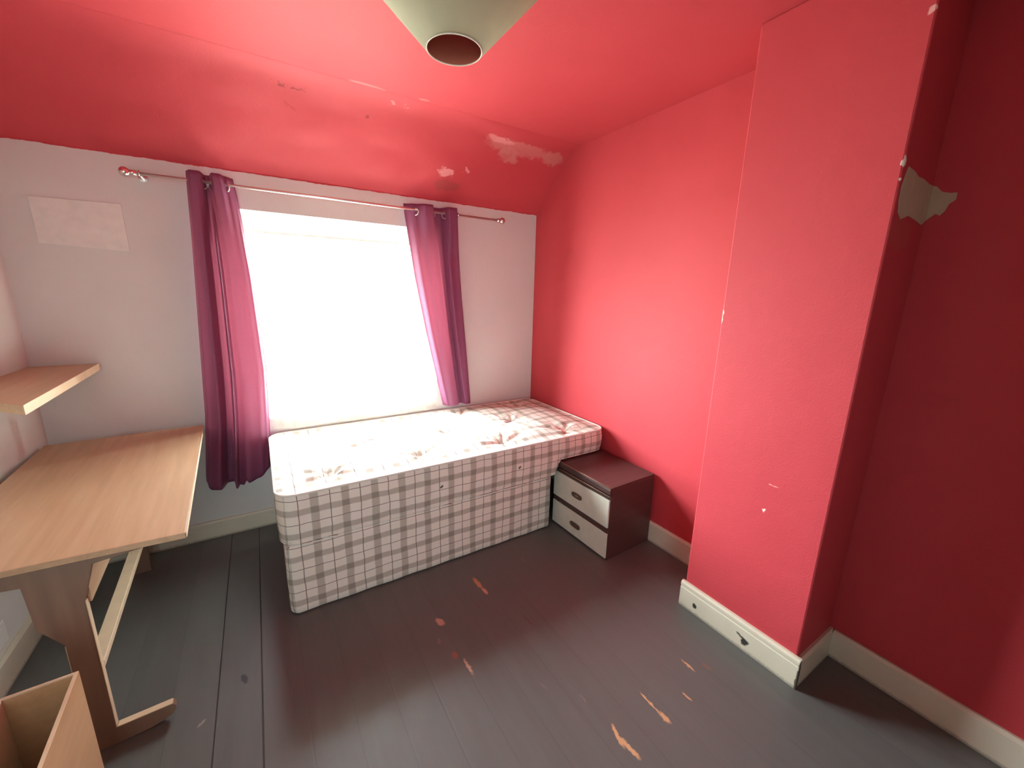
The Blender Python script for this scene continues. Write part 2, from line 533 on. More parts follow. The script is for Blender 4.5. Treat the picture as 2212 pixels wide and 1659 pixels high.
def mk(name, bm, m, parent=None, smooth=False, bevel=0.0, seg=2, solid=0.0, sub=0):
    me = bpy.data.meshes.new(name)
    bmesh.ops.recalc_face_normals(bm, faces=bm.faces)
    bm.to_mesh(me)
    bm.free()
    o = bpy.data.objects.new(name, me)
    C.objects.link(o)
    if m:
        me.materials.append(m)
    if smooth:
        for p_ in me.polygons:
            p_.use_smooth = True
    if solid:
        s = o.modifiers.new('solid', 'SOLIDIFY')
        s.thickness = solid
        s.offset = 0
    if bevel:
        bv = o.modifiers.new('bevel', 'BEVEL')
        bv.width = bevel
        bv.segments = seg
        bv.limit_method = 'ANGLE'
    if sub:
        sb = o.modifiers.new('sub', 'SUBSURF')
        sb.levels = sub
        sb.render_levels = sub
    if parent:
        o.parent = parent
    return o

def box(bm, x0, x1, y0, y1, z0, z1):
    vs = [bm.verts.new((x, y, z)) for z in (z0, z1) for x, y in ((x0, y0), (x1, y0), (x1, y1), (x0, y1))]
    for f in ((0, 3, 2, 1), (4, 5, 6, 7), (0, 1, 5, 4), (1, 2, 6, 5), (2, 3, 7, 6), (3, 0, 4, 7)):
        bm.faces.new([vs[i] for i in f])

def bbox(*a):
    bm = bmesh.new()
    box(bm, *a)
    return bm

def prism(bm, pts, a0, a1, axis='z'):
    """extrude a 2-D outline along an axis; pts in the two remaining axes in order"""
    def P(p, a):
        return {'z': (p[0], p[1], a), 'y': (p[0], a, p[1]), 'x': (a, p[0], p[1])}[axis]
    lo = [bm.verts.new(P(p, a0)) for p in pts]
    hi = [bm.verts.new(P(p, a1)) for p in pts]
    bm.faces.new(lo)
    bm.faces.new(hi)
    n = len(pts)
    for i in range(n):
        bm.faces.new((lo[i], lo[(i + 1) % n], hi[(i + 1) % n], hi[i]))

def tube(bm, path, r, n=10, closed=False, caps=True):
    rings = []
    L = len(path)
    path = [Vector(p) for p in path]
    for i, p in enumerate(path):
        a = path[(i - 1) % L] if (closed or i > 0) else p
        b = path[(i + 1) % L] if (closed or i < L - 1) else p
        tan = (b - a).normalized()
        ref = Vector((0, 0, 1)) if abs(tan.z) < 0.9 else Vector((1, 0, 0))
        s = tan.cross(ref).normalized()
        q = s.cross(tan)
        rings.append([bm.verts.new(p + r * (math.cos(2 * math.pi * k / n) * s + math.sin(2 * math.pi * k / n) * q)) for k in range(n)])
    for i in range(L if closed else L - 1):
        A, B = rings[i], rings[(i + 1) % L]
        for k in range(n):
            bm.faces.new((A[k], A[(k + 1) % n], B[(k + 1) % n], B[k]))
    if caps and not closed:
        bm.faces.new(rings[0])
        bm.faces.new(rings[-1])

def lathe(bm, prof, cx=0, cy=0, n=32, capb=False, capt=False):
    rings = []
    for r, z in prof:
        rings.append([bm.verts.new((cx + r * math.cos(2 * math.pi * k / n), cy + r * math.sin(2 * math.pi * k / n), z)) for k in range(n)])
    for A, B in zip(rings, rings[1:]):
        for k in range(n):
            bm.faces.new((A[k], A[(k + 1) % n], B[(k + 1) % n], B[k]))
    if capb:
        bm.faces.new(rings[0])
    if capt:
        bm.faces.new(rings[-1])

def ring(bm, c, normal, R, r, n=28, m=8):
    normal = Vector(normal).normalized()
    ref = Vector((0, 0, 1)) if abs(normal.z) < 0.9 else Vector((1, 0, 0))
    s = normal.cross(ref).normalized()
    q = normal.cross(s)
    path = [Vector(c) + R * (math.cos(2 * math.pi * k / n) * s + math.sin(2 * math.pi * k / n) * q) for k in range(n)]
    vr = []
    for k, p in enumerate(path):
        d = (p - Vector(c)).normalized()
        vr.append([bm.verts.new(p + r * (math.cos(2 * math.pi * j / m) * d + math.sin(2 * math.pi * j / m) * normal)) for j in range(m)])
    for i in range(n):
        A, B = vr[i], vr[(i + 1) % n]
        for j in range(m):
            bm.faces.new((A[j], A[(j + 1) % m], B[(j + 1) % m], B[j]))

def lerp(a, b, t):
    return a + (b - a) * t

def smooth(t):
    t = max(0, min(1, t))
    return t * t * (3 - 2 * t)

def keyed(keys, t):
    if t <= keys[0][0]:
        return keys[0][1]
    for (a, va), (b, vb) in zip(keys, keys[1:]):
        if t <= b:
            return lerp(va, vb, smooth((t - a) / (b - a)))
    return keys[-1][1]

def keyl(keys, t):
    if t <= keys[0][0]:
        return keys[0][1]
    for (a, va), (b, vb) in zip(keys, keys[1:]):
        if t <= b:
            return lerp(va, vb, (t - a) / (b - a))
    return keys[-1][1]

# ------------------------------------------------------------------ room shell
XL, YB, HC, HW, YS = -2.895, -3.95, 2.465, 2.10, -0.41
WX0, WX1, WZ0, WZ1, WD = -2.145, -0.862, 0.69, 1.905, 0.27

mk('floor', bbox(XL - 0.1, 0.1, YB - 0.1, 0.0, -0.08, 0), m_floor)['kind'] = 'structure'
mk('ceiling', bbox(XL - 0.1, 0.1, YB - 0.1, YS, HC, HC + 0.1), m_ceiling)['kind'] = 'structure'

# sloping strip of ceiling above the window wall, softly rounded at the crease
bm = bmesh.new()
prof = []
for k in range(25):
    t_ = k / 24
    y = lerp(0.0, -0.50, t_)
    zl = 2.10 - 0.89 * y
    z = min(zl, HC)
    dd = zl - HC
    kk = 0.03
    z = HC - kk * math.log(1 + math.exp(-(dd) / kk)) if dd > -0.3 else zl
    if t_ == 0:
        z = 2.10
    prof.append((y, z))
prof[-1] = (-0.50, HC - 0.0005)
nx = 60
grid = []
for i in range(nx + 1):
    x = lerp(XL, 0.0, i / nx)
    row = []
    for j, (y, z) in enumerate(prof):
        amp = 0.006 * math.sin(j / 24 * math.pi)
        bulge = amp * (math.sin(x * 5.1 + j * 0.3) + math.sin(x * 11.3 - j * 0.5) * 0.5)
        # plaster bulge near the right end of the crease
        bulge -= 0.016 * math.exp(-((x + 0.45) / 0.30) ** 2 - ((y + 0.43) / 0.06) ** 2)
        row.append(bm.verts.new((x, y, z - abs(bulge) * (0 if j == len(prof) - 1 else 1))))
    grid.append(row)
top = []
for i in range(nx):
    for j in range(len(prof) - 1):
        bm.faces.new((grid[i][j], grid[i + 1][j], grid[i + 1][j + 1], grid[i][j + 1]))
o = mk('ceiling_slope', bm, m_slope, smooth=True)
o['kind'] = 'structure'
o.name = 'ceiling_1'
# solid plaster above the slope keeps daylight out
bm = bmesh.new()
prism(bm, [(0.02, 2.16), (0.30, 2.16), (0.30, 2.56), (-0.42, 2.56), (-0.42, 2.50)], XL - 0.1, 0.1, 'x')
mk('ceiling_2', bm, m_ceiling)['kind'] = 'structure'

bm = bmesh.new()
box(bm, XL - 0.1, WX0, 0, WD, -0.08, HW + 0.06)
box(bm, WX1, 0.0, 0, WD, -0.08, HW + 0.06)
box(bm, WX0, WX1, 0, WD, -0.08, WZ0)
box(bm, WX0, WX1, 0, WD, WZ1, HW + 0.06)
mk('wall_window', bm, m_cream)['kind'] = 'structure'
mk('wall_left', bbox(XL - 0.1, XL, YB - 0.1, 0.0, 0, HC + 0.02), m_cream)['kind'] = 'structure'
mk('wall_right', bbox(0.0, 0.1, YB - 0.1, WD, 0, HC + 0.05), m_right)['kind'] = 'structure'
mk('wall_back', bbox(XL, 0, YB - 0.1, YB, 0, HC + 0.02), simple('dim_back_wall_paint', (0.16, 0.12, 0.10), 0.8))['kind'] = 'structure'
mk('wall_chimney_breast', bbox(-0.294, 0.0, -2.300, -1.807, 0, HC), m_breast, bevel=0.006, seg=2)['kind'] = 'structure'

# skirting boards: profile (distance from wall, height) with a moulded top
def skirting(name, p0, p1, h, m, mould=True, ext=(0, 0)):
    p0, p1 = Vector((*p0, 0)), Vector((*p1, 0))
    d = (p1 - p0).normalized()
    n = Vector((d.y, -d.x, 0))   # to the room, caller orders the points
    p0 = p0 - d * ext[0]
    p1 = p1 + d * ext[1]
    if mould:
        pr = [(0, 0), (0.018, 0), (0.018, h - 0.034), (0.0145, h - 0.031), (0.0145, h - 0.027), (0.018, h - 0.024), (0.018, h - 0.010), (0.012, h), (0, h)]
    else:
        pr = [(0, 0), (0.018, 0), (0.018, h - 0.012), (0.010, h), (0, h)]
    bm = bmesh.new()
    A = [bm.verts.new(p0 + n * a + Vector((0, 0, b_))) for a, b_ in pr]
    B = [bm.verts.new(p1 + n * a + Vector((0, 0, b_))) for a, b_ in pr]
    bm.faces.new(A)
    bm.faces.new(B)
    for i in range(len(pr)):
        j = (i + 1) % len(pr)
        bm.faces.new((A[i], A[j], B[j], B[i]))
    o = mk(name, bm, m)
    o['kind'] = 'structure'
    return o
skirting('baseboard_window', (XL, 0), (0, 0), 0.11, m_skirt, True)
skirting('baseboard_left', (XL, YB), (XL, 0), 0.12, m_skirt, False)
skirting('baseboard_right', (0, 0), (0, -1.807), 0.13, m_skirt, False)
skirting('baseboard_breast', (-0.294, -1.807), (-0.294, -2.300), 0.132, m_skirt_b, True, (0.012, 0.018))
skirting('baseboard_breast_side', (-0.294, -2.300), (0, -2.300), 0.128, m_skirt, False)
skirting('baseboard_right_near', (0, -2.318), (0, YB), 0.128, m_skirt, False)

# ------------------------------------------------------------------ window
win = root('window_1', 'white framed double casement window behind sheer net curtain', 'window', (0, 0, 0), kind='structure')
fy0, fy1 = 0.20, 0.26
bm = bmesh.new()
fw_ = 0.045
box(bm, WX0, WX1, fy0, fy1, WZ1 - fw_, WZ1)
box(bm, WX0, WX1, fy0, fy1, WZ0, WZ0 + 0.05)
box(bm, WX0, WX0 + fw_, fy0, fy1, WZ0 + 0.05, WZ1 - fw_)
box(bm, WX1 - fw_, WX1, fy0, fy1, WZ0 + 0.05, WZ1 - fw_)
mk('window_frame', bm, m_pvc, win, bevel=0.004)
mk('mullion', bbox(-1.425, -1.375, fy0, fy1, WZ0 + 0.05, WZ1 - fw_), m_pvc, win, bevel=0.004)
for xa, xb in ((WX0 + fw_, -1.425), (-1.375, WX1 - fw_)):
    bm = bmesh.new()
    s = 0.045
    za, zb = WZ0 + 0.05, WZ1 - fw_
    ya, yb = fy0 + 0.008, fy1 - 0.006
    box(bm, xa, xb, ya, yb, zb - s, zb)
    box(bm, xa, xb, ya, yb, za, za + s)
    box(bm, xa, xa + s, ya, yb, za + s, zb - s)
    box(bm, xb - s, xb, ya, yb, za + s, zb - s)
    sash = mk('sash', bm, m_pvc, win, bevel=0.003)
    mk('pane', bbox(xa + s, xb - s, 0.228, 0.232, za + s, zb - s), m_glass, sash)
mk('window_sill', bbox(WX0 + 0.001, WX1 - 0.001, -0.002, 0.20, WZ0, WZ0 + 0.018), m_sill, win, bevel=0.004)

# ------------------------------------------------------------------ curtain pole
RZ, RY = 2.004, -0.082
rod = root('curtain_pole', 'thin silver metal curtain pole with ball ends above the window', 'curtain pole', (-1.39, RY, RZ))
bm = bmesh.new()
tube(bm, [(-1.01, 0, 0), (1.01, 0, 0)], 0.0075, 14)
mk('pole', bm, m_rodw, rod, smooth=True)
for sx in (-1, 1):
    bm = bmesh.new()
    bmesh.ops.create_uvsphere(bm, u_segments=20, v_segments=14, radius=0.022)
    bmesh.ops.translate(bm, vec=(sx * 1.028, 0, 0), verts=bm.verts)
    tube(bm, [(sx * 0.985, 0, 0), (sx * 1.015, 0, 0)], 0.012, 14)
    mk('finial', bm, m_chrome, rod, smooth=True)
for bx_ in (-0.975, 0.672):
    bm = bmesh.new()
    tube(bm, [(bx_, -RY - 0.001, -0.004), (bx_, 0.0, -0.004)], 0.006, 10)
    ring(bm, (bx_, 0, 0), (1, 0, 0), 0.0115, 0.0035)
    lathe_bm = [(0.018, 0), (0.018, 0.006)]
    tube(bm, [(bx_, -RY - 0.001, -0.004), (bx_, -RY - 0.008, -0.004)], 0.019, 18)
    mk('bracket', bm, m_chrome, rod, smooth=False)

# ------------------------------------------------------------------ eyelet curtains
def curtain(name, label, ztop, zbot, left, right, top_prof, body_prof, ring_s, hem=None, xwarp=None):
    r_ = root(name, label, 'curtain', (0, 0, 0))
    NS, NT = 150, 70
    bm = bmesh.new()
    g = []
    for i in range(NS + 1):
        s = i / NS
        row = []
        for j in range(NT + 1):
            t_ = j / NT
            zb = zbot if hem is None else keyed(hem, s)
            z = lerp(ztop, zb, t_)
            tz = (2.045 - z) / (2.045 - 0.35)
            L_, R_ = keyl(left, z), keyl(right, z)
            ss = s if xwarp is None else keyl(xwarp, s)
            x = lerp(L_, R_, ss)
            blend = smooth(tz / 0.22)
            y = lerp(keyed(top_prof, s), keyed(body_prof, s) * (1 + 0.12 * tz) + 0.0, blend)
            y += 0.0035 * math.sin(s * 13 + tz * 9) * tz + 0.0012 * math.sin(s * 31 + tz * 4) * blend
            row.append(bm.verts.new((x, min(y, -0.022), z)))
        g.append(row)
    for i in range(NS):
        for j in range(NT):
            bm.faces.new((g[i][j], g[i + 1][j], g[i + 1][j + 1], g[i][j + 1]))
    mk('fabric', bm, m_curtain, r_, smooth=True, solid=0.0025)
    for s, tilt in ring_s:
        ss = s if xwarp is None else keyl(xwarp, s)
        x = lerp(keyl(left, RZ), keyl(right, RZ), ss)
        bm = bmesh.new()
        ring(bm, (x, RY, RZ - 0.012), (math.cos(tilt), math.sin(tilt), 0), 0.021, 0.0032)
        mk('eyelet', bm, m_rodw, r_, smooth=True)
    return r_

FR, BK = -0.122, -0.042
curtain('eyelet_curtain', 'long plum eyelet curtain hanging left of the window beside the desk',
        2.045, 0.36,
        [(0.34, -2.300), (0.42, -2.296), (0.785, -2.258), (1.53, -2.215), (2.05, -2.186)],
        [(0.34, -1.975), (0.45, -1.968), (0.70, -1.955), (1.02, -1.940), (1.54, -1.955), (1.85, -1.976), (1.96, -1.984), (2.05, -1.995)],
        [(0, -0.085), (0.10, FR), (0.28, FR), (0.38, BK), (0.46, BK), (0.56, FR), (0.70, FR), (0.82, -0.080), (1, BK)],
        [(0, -0.050), (0.06, -0.105), (0.22, -0.120), (0.32, -0.040), (0.40, -0.040), (0.455, -0.140), (0.50, -0.085), (0.62, -0.110), (0.84, -0.095), (0.94, -0.080), (1, -0.050)],
        [(0.33, -0.8), (0.51, 0.8), (0.82, 0.6)],
        hem=[(0, 0.385), (0.10, 0.355), (0.38, 0.352), (0.55, 0.345), (0.60, 0.375), (0.64, 0.36), (0.8, 0.372), (1, 0.42)])
curtain('eyelet_curtain', 'plum eyelet curtain hanging right of the window down to the mattress',
        2.040, 0.655,
        [(0.65, -0.832), (0.80, -0.865), (1.17, -0.945), (1.575, -1.020), (1.98, -1.078), (2.05, -1.082)],
        [(0.65, -0.612), (0.69, -0.614), (1.43, -0.680), (2.05, -0.722)],
        [(0, BK), (0.18, -0.080), (0.34, FR), (0.46, FR), (0.58, BK), (0.68, BK), (0.80, FR), (0.94, FR), (1, -0.08)],
        [(0, -0.045), (0.12, -0.085), (0.34, -0.095), (0.48, -0.090), (0.60, -0.048), (0.66, -0.048), (0.74, -0.095), (0.92, -0.090), (1, -0.06)],
        [(0.18, 0.6), (0.52, -0.8), (0.74, 0.8)])

# ------------------------------------------------------------------ sheer net curtain
net = root('net_curtain', 'sheer cream net curtain across the bright window, hem bunched on the mattress', 'net curtain', (0, 0, 0))
def net_surface(x0, x1, zt, path_lo, nsx=160):
    bm = bmesh.new()
    g = []
    pts = [(0.115, zt), (0.115, zt - 0.04)] + [(0.115 - 0.02 * smooth(k / 14), lerp(zt - 0.04, 0.80, k / 14)) for k in range(1, 15)]
    pts += path_lo
    for i in range(nsx + 1):
        s = i / nsx
        row = []
        for j, (y, z) in enumerate(pts):
            tz = (zt - z) / 1.2
            xr = lerp(x1 - 0.075, x1, smooth(tz))
            x = lerp(x0 + 0.035 * smooth((0.80 - z) / 0.08), xr, s)
            a = lerp(0.006, 0.017, smooth(tz * 2))
            yy = y + a * math.sin(s * 62 + 2 * math.sin(s * 9)) + 0.4 * a * math.sin(s * 131 + 3 * tz)
            zz = z
            if z < 0.705:
                yy = y + 0.008 * math.sin(s * 40)
                zz = z + 0.010 * max(0, math.sin(s * 23 + 1)) * (1 if z < 0.69 else 0.4)
            row.append(bm.verts.new((x, yy, zz)))
        g.append(row)
    for i in range(nsx):
        for j in range(len(pts) - 1):
            bm.faces.new((g[i][j], g[i + 1][j], g[i + 1][j + 1], g[i][j + 1]))
    return bm
mk('fabric', net_surface(-1.965, -0.882, 1.845,
   [(0.09, 0.74), (0.075, 0.725), (0.045, 0.719), (0.015, 0.717), (-0.012, 0.712), (-0.022, 0.695), (-0.026, 0.665), (-0.034, 0.643), (-0.060, 0.637)]), m_net, net, smooth=True)
bm = bmesh.new()
box(bm, -1.965, -0.933, 0.104, 0.130, 1.800, 1.812)
tube(bm, [(WX0 + 0.002, 0.118, 1.833), (WX1 - 0.002, 0.118, 1.833)], 0.004, 8)
mk('heading_wire', bm, m_flex, net)

# ------------------------------------------------------------------ bed: divan base
div = root('divan_base', 'plaid fabric covered divan bed base standing on the dark floor', 'bed base', (0, 0, 0))
def rrect(x0, x1, y0, y1, r, n=8):
    pts = []
    for cx, cy, a0 in ((x1 - r, y1 - r, 0), (x0 + r, y1 - r, 90), (x0 + r, y0 + r, 180), (x1 - r, y0 + r, 270)):
        for k in range(n + 1):
            a = math.radians(a0 + 90 * k / n)
            pts.append((cx + r * math.cos(a), cy + r * math.sin(a)))
    return pts
def dense(pts, step=0.02):
    out = []
    for i in range(len(pts)):
        a, b_ = pts[i], pts[(i + 1) % len(pts)]
        L_ = math.dist(a, b_)
        n = max(1, int(L_ / step))
        for k in range(n):
            out.append((lerp(a[0], b_[0], k / n), lerp(a[1], b_[1], k / n)))
    return out
DX0, DX1, DY0, DY1, DH = -1.954, -0.458, -0.934, -0.035, 0.362
ol = dense(rrect(DX0, DX1, DY0, DY1, 0.035, 6), 0.03)
bm = bmesh.new()
zs = [0.006, 0.012, 0.04, 0.10, 0.18, 0.26, 0.33, 0.352, DH]
rings_ = []
for z in zs:
    off = {0.006: -0.006, 0.012: 0.0, 0.352: 0.001, DH: -0.008}.get(z, 0.002)
    row = []
    for k, (x, y) in enumerate(ol):
        cx, cy = (DX0 + DX1) / 2, (DY0 + DY1) / 2
        d = Vector((x - cx, y - cy))
        nrm = Vector((1 if x > DX1 - 0.03 else -1 if x < DX0 + 0.03 else 0, 1 if y > DY1 - 0.03 else -1 if y < DY0 + 0.03 else 0))
        if nrm.length:
            nrm.normalize()
        wv_ = off + 0.0018 * math.sin(k * 0.9 + z * 30)
        row.append(bm.verts.new((x + nrm.x * wv_, y + nrm.y * wv_, z)))
    rings_.append(row)
for A, B in zip(rings_, rings_[1:]):
    for k in range(len(A)):
        bm.faces.new((A[k], A[(k + 1) % len(A)], B[(k + 1) % len(A)], B[k]))
bm.faces.new(rings_[0])
bm.faces.new(rings_[-1])
mk('upholstery', bm, m_plaid, div, smooth=True)
# torn piping along the top seam: a few pale lengths
for xa, xb in ((-1.885, -1.80), (-1.775, -1.735), (-1.20, -1.16), (-0.98, -0.86), (-0.83, -0.66), (-0.60, -0.50)):
    n = max(2, int((xb - xa) / 0.012))
    bm = bmesh.new()
    tube(bm, [(lerp(xa, xb, k / n), DY0 - 0.004, DH - 0.003 + 0.002 * math.sin(k * 1.9)) for k in range(n + 1)], 0.0035, 6)
    tag(mk('piping', bm, m_pipe, div, smooth=True), 'pale length of torn piping')

# ------------------------------------------------------------------ mattress
mat_root = root('mattress', 'thin tufted plaid mattress lying on the divan and overhanging the nightstand', 'mattress', (0, 0, 0))
MX0, MX1, MY0, MY1 = -1.962, -0.028, -0.935, -0.030
MT = 0.606
cxm, cym, hwm, hhm, rad = (MX0 + MX1) / 2, (MY0 + MY1) / 2, (MX1 - MX0) / 2, (MY1 - MY0) / 2, 0.075
def bottom_z(x):
    return lerp(0.366, 0.4585, smooth((x + 0.452) / 0.050))
tufts = [(-1.731, -0.775), (-1.255, -0.765), (-0.755, -0.80), (-0.265, -0.795),
         (-1.476, -0.43), (-0.985, -0.475), (-0.480, -0.47),
         (-1.74, -0.115), (-1.225, -0.10), (-0.73, -0.13), (-0.25, -0.15)]
rnd = random.Random(3)
tph = [(rnd.uniform(0, 6.28), rnd.choice((5, 6, 7))) for _ in tufts]
def top_z(x, y):
    ex = min(x - MX0, MX1 - x)
    ey = min(y - MY0, MY1 - y)
    e = min(ex, ey)
    z = MT + 0.022 * smooth(e / 0.16)
    for (tx, ty), (ph, nn) in zip(tufts, tph):
        dx, dy = x - tx, y - ty
        d = math.hypot(dx, dy)
        if d < 0.36:
            z -= 0.030 * math.exp(-(d / 0.034) ** 2) + 0.022 * math.exp(-(d / 0.12) ** 2)
            th = math.atan2(dy, dx)
            z += 0.0045 * math.cos(nn * th + ph) * math.exp(-((d - 0.075) / 0.055) ** 2)
            c9 = max(0.0, math.cos(2 * (th + ph)))
            z -= 0.011 * (c9 ** 20) * math.exp(-((d - 0.10) / 0.09) ** 2)
            z -= 0.006 * (max(0.0, math.cos(3 * th + ph)) ** 16) * math.exp(-((d - 0.08) / 0.06) ** 2)
    base = MT + 0.022 * smooth(e / 0.16)
    return base + (z - base) * smooth(e / 0.07)
NXm, NYm = 300, 150
vlist = []
ysn = [-1 + 2 * k / (NYm) for k in range(NYm + 1)]
ysn = [math.sin(v * math.pi / 2) * 0.55 + v * 0.45 for v in ysn]
bm = bmesh.new()
grid = []
for v in ysn:
    yy = v * hhm
    a = abs(yy) - (hhm - rad)
    ext = hwm if a <= 0 else hwm - rad + math.sqrt(max(0, rad * rad - a * a))
    row = []
    for i in range(NXm + 1):
        u = -1 + 2 * i / NXm
        u = math.sin(u * math.pi / 2) * 0.3 + u * 0.7
        x = cxm + u * ext
        y = cym + yy
        row.append(bm.verts.new((x, y, top_z(x, y))))
    grid.append(row)
for j in range(NYm):
    for i in range(NXm):
        bm.faces.new((grid[j][i], grid[j][i + 1], grid[j + 1][i + 1], grid[j + 1][i]))
edge = [grid[0][i] for i in range(NXm + 1)] + [grid[j][NXm] for j in range(1, NYm + 1)] + \
       [grid[NYm][i] for i in range(NXm - 1, -1, -1)] + [grid[j][0] for j in range(NYm - 1, 0, -1)]
epts = [v.co.copy() for v in edge]
ne = len(edge)
def outward(k):
    a, b_ = epts[(k - 2) % ne], epts[(k + 2) % ne]
    d = (b_ - a)
    n_ = Vector((d.y, -d.x, 0))
    return n_.normalized() if n_.length else Vector((0, 0, 0))
outs = [outward(k) for k in range(ne)]
prev = edge
for lv in (0.04, 0.12, 0.3, 0.5, 0.7, 0.88, 0.96, 1.0):
    cur = []
    for k, p_ in enumerate(epts):
        zb = bottom_z(p_.x)
        z = lerp(MT, zb, lv)
        bulge = 0.004 + 0.005 * math.sin(math.pi * lv) + 0.0016 * math.sin(k * 0.35 + lv * 4)
        if lv == 1.0:
            bulge = 0.0
        if zb > 0.44:
            bulge += 0.006 * math.sin(math.pi * lv) - 0.010 * (lv > 0.9)
        q = p_ + outs[k] * bulge
        cur.append(bm.verts.new((q.x, q.y, z)))
    for k in range(ne):
        bm.faces.new((prev[k], prev[(k + 1) % ne], cur[(k + 1) % ne], cur[k]))
    prev = cur
# underside follows the dip over the nightstand
inner = []
nb = 60
low0 = [v for v in prev]
bot = {}
# strips joining front edge to back edge of the underside
front = prev[:NXm + 1]
back = [prev[NXm + NYm + (NXm - i)] for i in range(NXm + 1)]
for i in range(NXm):
    bm.faces.new((front[i], front[i + 1], back[i + 1], back[i]))
rside = prev[NXm:NXm + NYm + 1]
lside = [prev[0]] + [prev[-k] for k in range(1, NYm)] + [prev[NXm + NYm + NXm]]
try:
    bm.faces.new(rside)
    bm.faces.new(lside)
except Exception:
    pass
ticking = mk('ticking', bm, m_plaid, mat_root, smooth=True)
# piping cord round the top and bottom edges
def cord(level_z, off):
    path = []
    for k in range(0, ne, 2):
        p_ = epts[k]
        z = MT - 0.001 if level_z is None else bottom_z(p_.x) + 0.004
        q = p_ + outs[k] * off
        path.append((q.x, q.y, z))
    return path
bm = bmesh.new()
tube(bm, cord(None, 0.0045), 0.0055, 8, closed=True)
tag(mk('piping', bm, m_pipe, mat_root, smooth=True), 'pale cord around the top edge')
bm = bmesh.new()
lowp = [p_ for p_ in cord(1, 0.002)]
tube(bm, lowp, 0.0045, 8, closed=True)
tag(mk('piping', bm, m_plaid, mat_root, smooth=True), 'plaid cord around the bottom edge')
for vx in (-1.213, -0.719):
    bm = bmesh.new()
    bmesh.ops.create_uvsphere(bm, u_segments=10, v_segments=8, radius=1)
    bmesh.ops.scale(bm, vec=(0.011, 0.004, 0.0055), verts=bm.verts)
    bmesh.ops.rotate(bm, cent=(0, 0, 0), matrix=Matrix.Rotation(-0.7, 3, 'Y'), verts=bm.verts)
    bmesh.ops.translate(bm, vec=(vx, MY0 - 0.010, 0.478), verts=bm.verts)
    mk('side_tuft', bm, m_pull, mat_root, smooth=True)
for (tx, ty) in tufts:
    bm = bmesh.new()
    bmesh.ops.create_uvsphere(bm, u_segments=10, v_segments=8, radius=1)
    bmesh.ops.scale(bm, vec=(0.009, 0.009, 0.004), verts=bm.verts)
    bmesh.ops.translate(bm, vec=(tx, ty, top_z(tx, ty) + 0.002), verts=bm.verts)
    mk('tuft_button', bm, m_pipe, mat_root, smooth=True)

# ------------------------------------------------------------------ nightstand (front faces -x)
ns = root('nightstand', 'dark brown nightstand with two cream drawers, half under the mattress corner', 'nightstand', (-0.398, -1.370, 0), math.radians(1.2))
# local: x into the wall (0..0.385), y along the front (0..0.478)
ND, NW, NH = 0.376, 0.490, 0.449
bm = bmesh.new()
box(bm, 0.012, ND, 0, 0.016, 0.0, NH - 0.02)
box(bm, 0.012, ND, NW - 0.016, NW, 0.0, NH - 0.02)
box(bm, ND - 0.008, ND, 0.016, NW - 0.016, 0.02, NH - 0.02)
box(bm, 0.014, ND - 0.008, 0.016, NW - 0.016, 0.012, 0.028)
box(bm, 0.010, 0.030, 0.016, NW - 0.016, 0.171, 0.200)
box(bm, 0.010, 0.030, 0.016, NW - 0.016, 0.352, 0.385)
mk('body', bm, m_dark, ns, bevel=0.001)
bm = bmesh.new()
prism(bm, [(0.020, NH - 0.045), (0.004, NH - 0.045), (0.000, NH - 0.038), (0.000, NH - 0.014), (0.004, NH - 0.004), (0.012, NH), (ND, NH), (ND, NH - 0.020), (0.020, NH - 0.020)], 0.0, NW, 'y')
mk('top', bm, m_dark, ns, bevel=0.001)
bm = bmesh.new()
for z, xo in ((NH - 0.0035, 0.001), (NH - 0.050, -0.003)):
    tube(bm, [(xo + 0.003, 0.002, z), (xo + 0.003, NW - 0.05, z)], 0.0042, 8)
mk('trim_strip', bm, m_darkedge, ns, smooth=True)
for z0, z1, hz in ((0.203, 0.372, 0.286), (0.010, 0.166, 0.086)):
    bm = bmesh.new()
    box(bm, 0.002, 0.012, 0.004, NW - 0.005, z0, z1)
    box(bm, 0.012, ND - 0.03, 0.022, NW - 0.022, z0 + 0.012, z1 - 0.02)
    dr = mk('drawer', bm, m_drawer, ns, bevel=0.002)
    # recessed oval pull with a brass coloured centre
    yc = 0.262
    bm = bmesh.new()
    def oval(a, b_, n=24, cut=0.62):
        out = []
        for k in range(n):
            th = 2 * math.pi * k / n
            cx_, cz_ = math.cos(th), math.sin(th)
            out.append((yc + a * math.copysign(abs(cx_) ** cut, cx_), hz + b_ * math.copysign(abs(cz_) ** cut, cz_)))
        return out
    o1, o2, o3 = oval(0.044, 0.0165), oval(0.040, 0.0125), oval(0.033, 0.009)
    rings2 = []
    for pts, x in ((o1, 0.0025), (o1, -0.0035), (o2, -0.0055), (o3, -0.001)):
        rings2.append([bm.verts.new((x, a, b_)) for a, b_ in pts])
    for A, B in zip(rings2, rings2[1:]):
        for k in range(24):
            bm.faces.new((A[k], A[(k + 1) % 24], B[(k + 1) % 24], B[k]))
    bm.faces.new(rings2[0])
    bm.faces.new(rings2[-1])
    hd = mk('pull', bm, m_pull, dr, smooth=False)
    if z0 > 0.1:
        bm = bmesh.new()
        bmesh.ops.create_uvsphere(bm, u_segments=12, v_segments=8, radius=1)
        bmesh.ops.scale(bm, vec=(0.003, 0.016, 0.0065), verts=bm.verts)
        bmesh.ops.translate(bm, vec=(-0.0025, yc, hz), verts=bm.verts)
        mk('pull_inlay', bm, m_pull_in, dr, smooth=True)

# ------------------------------------------------------------------ desk
DR = 0.048
desk = root('desk', 'light oak laminate desk with shade-darkened rail legs standing in the corner left of the window', 'desk', (-2.214, -1.300, 0), DR)
TL, TW, TH, TT = 1.235, 0.605, 0.730, 0.019
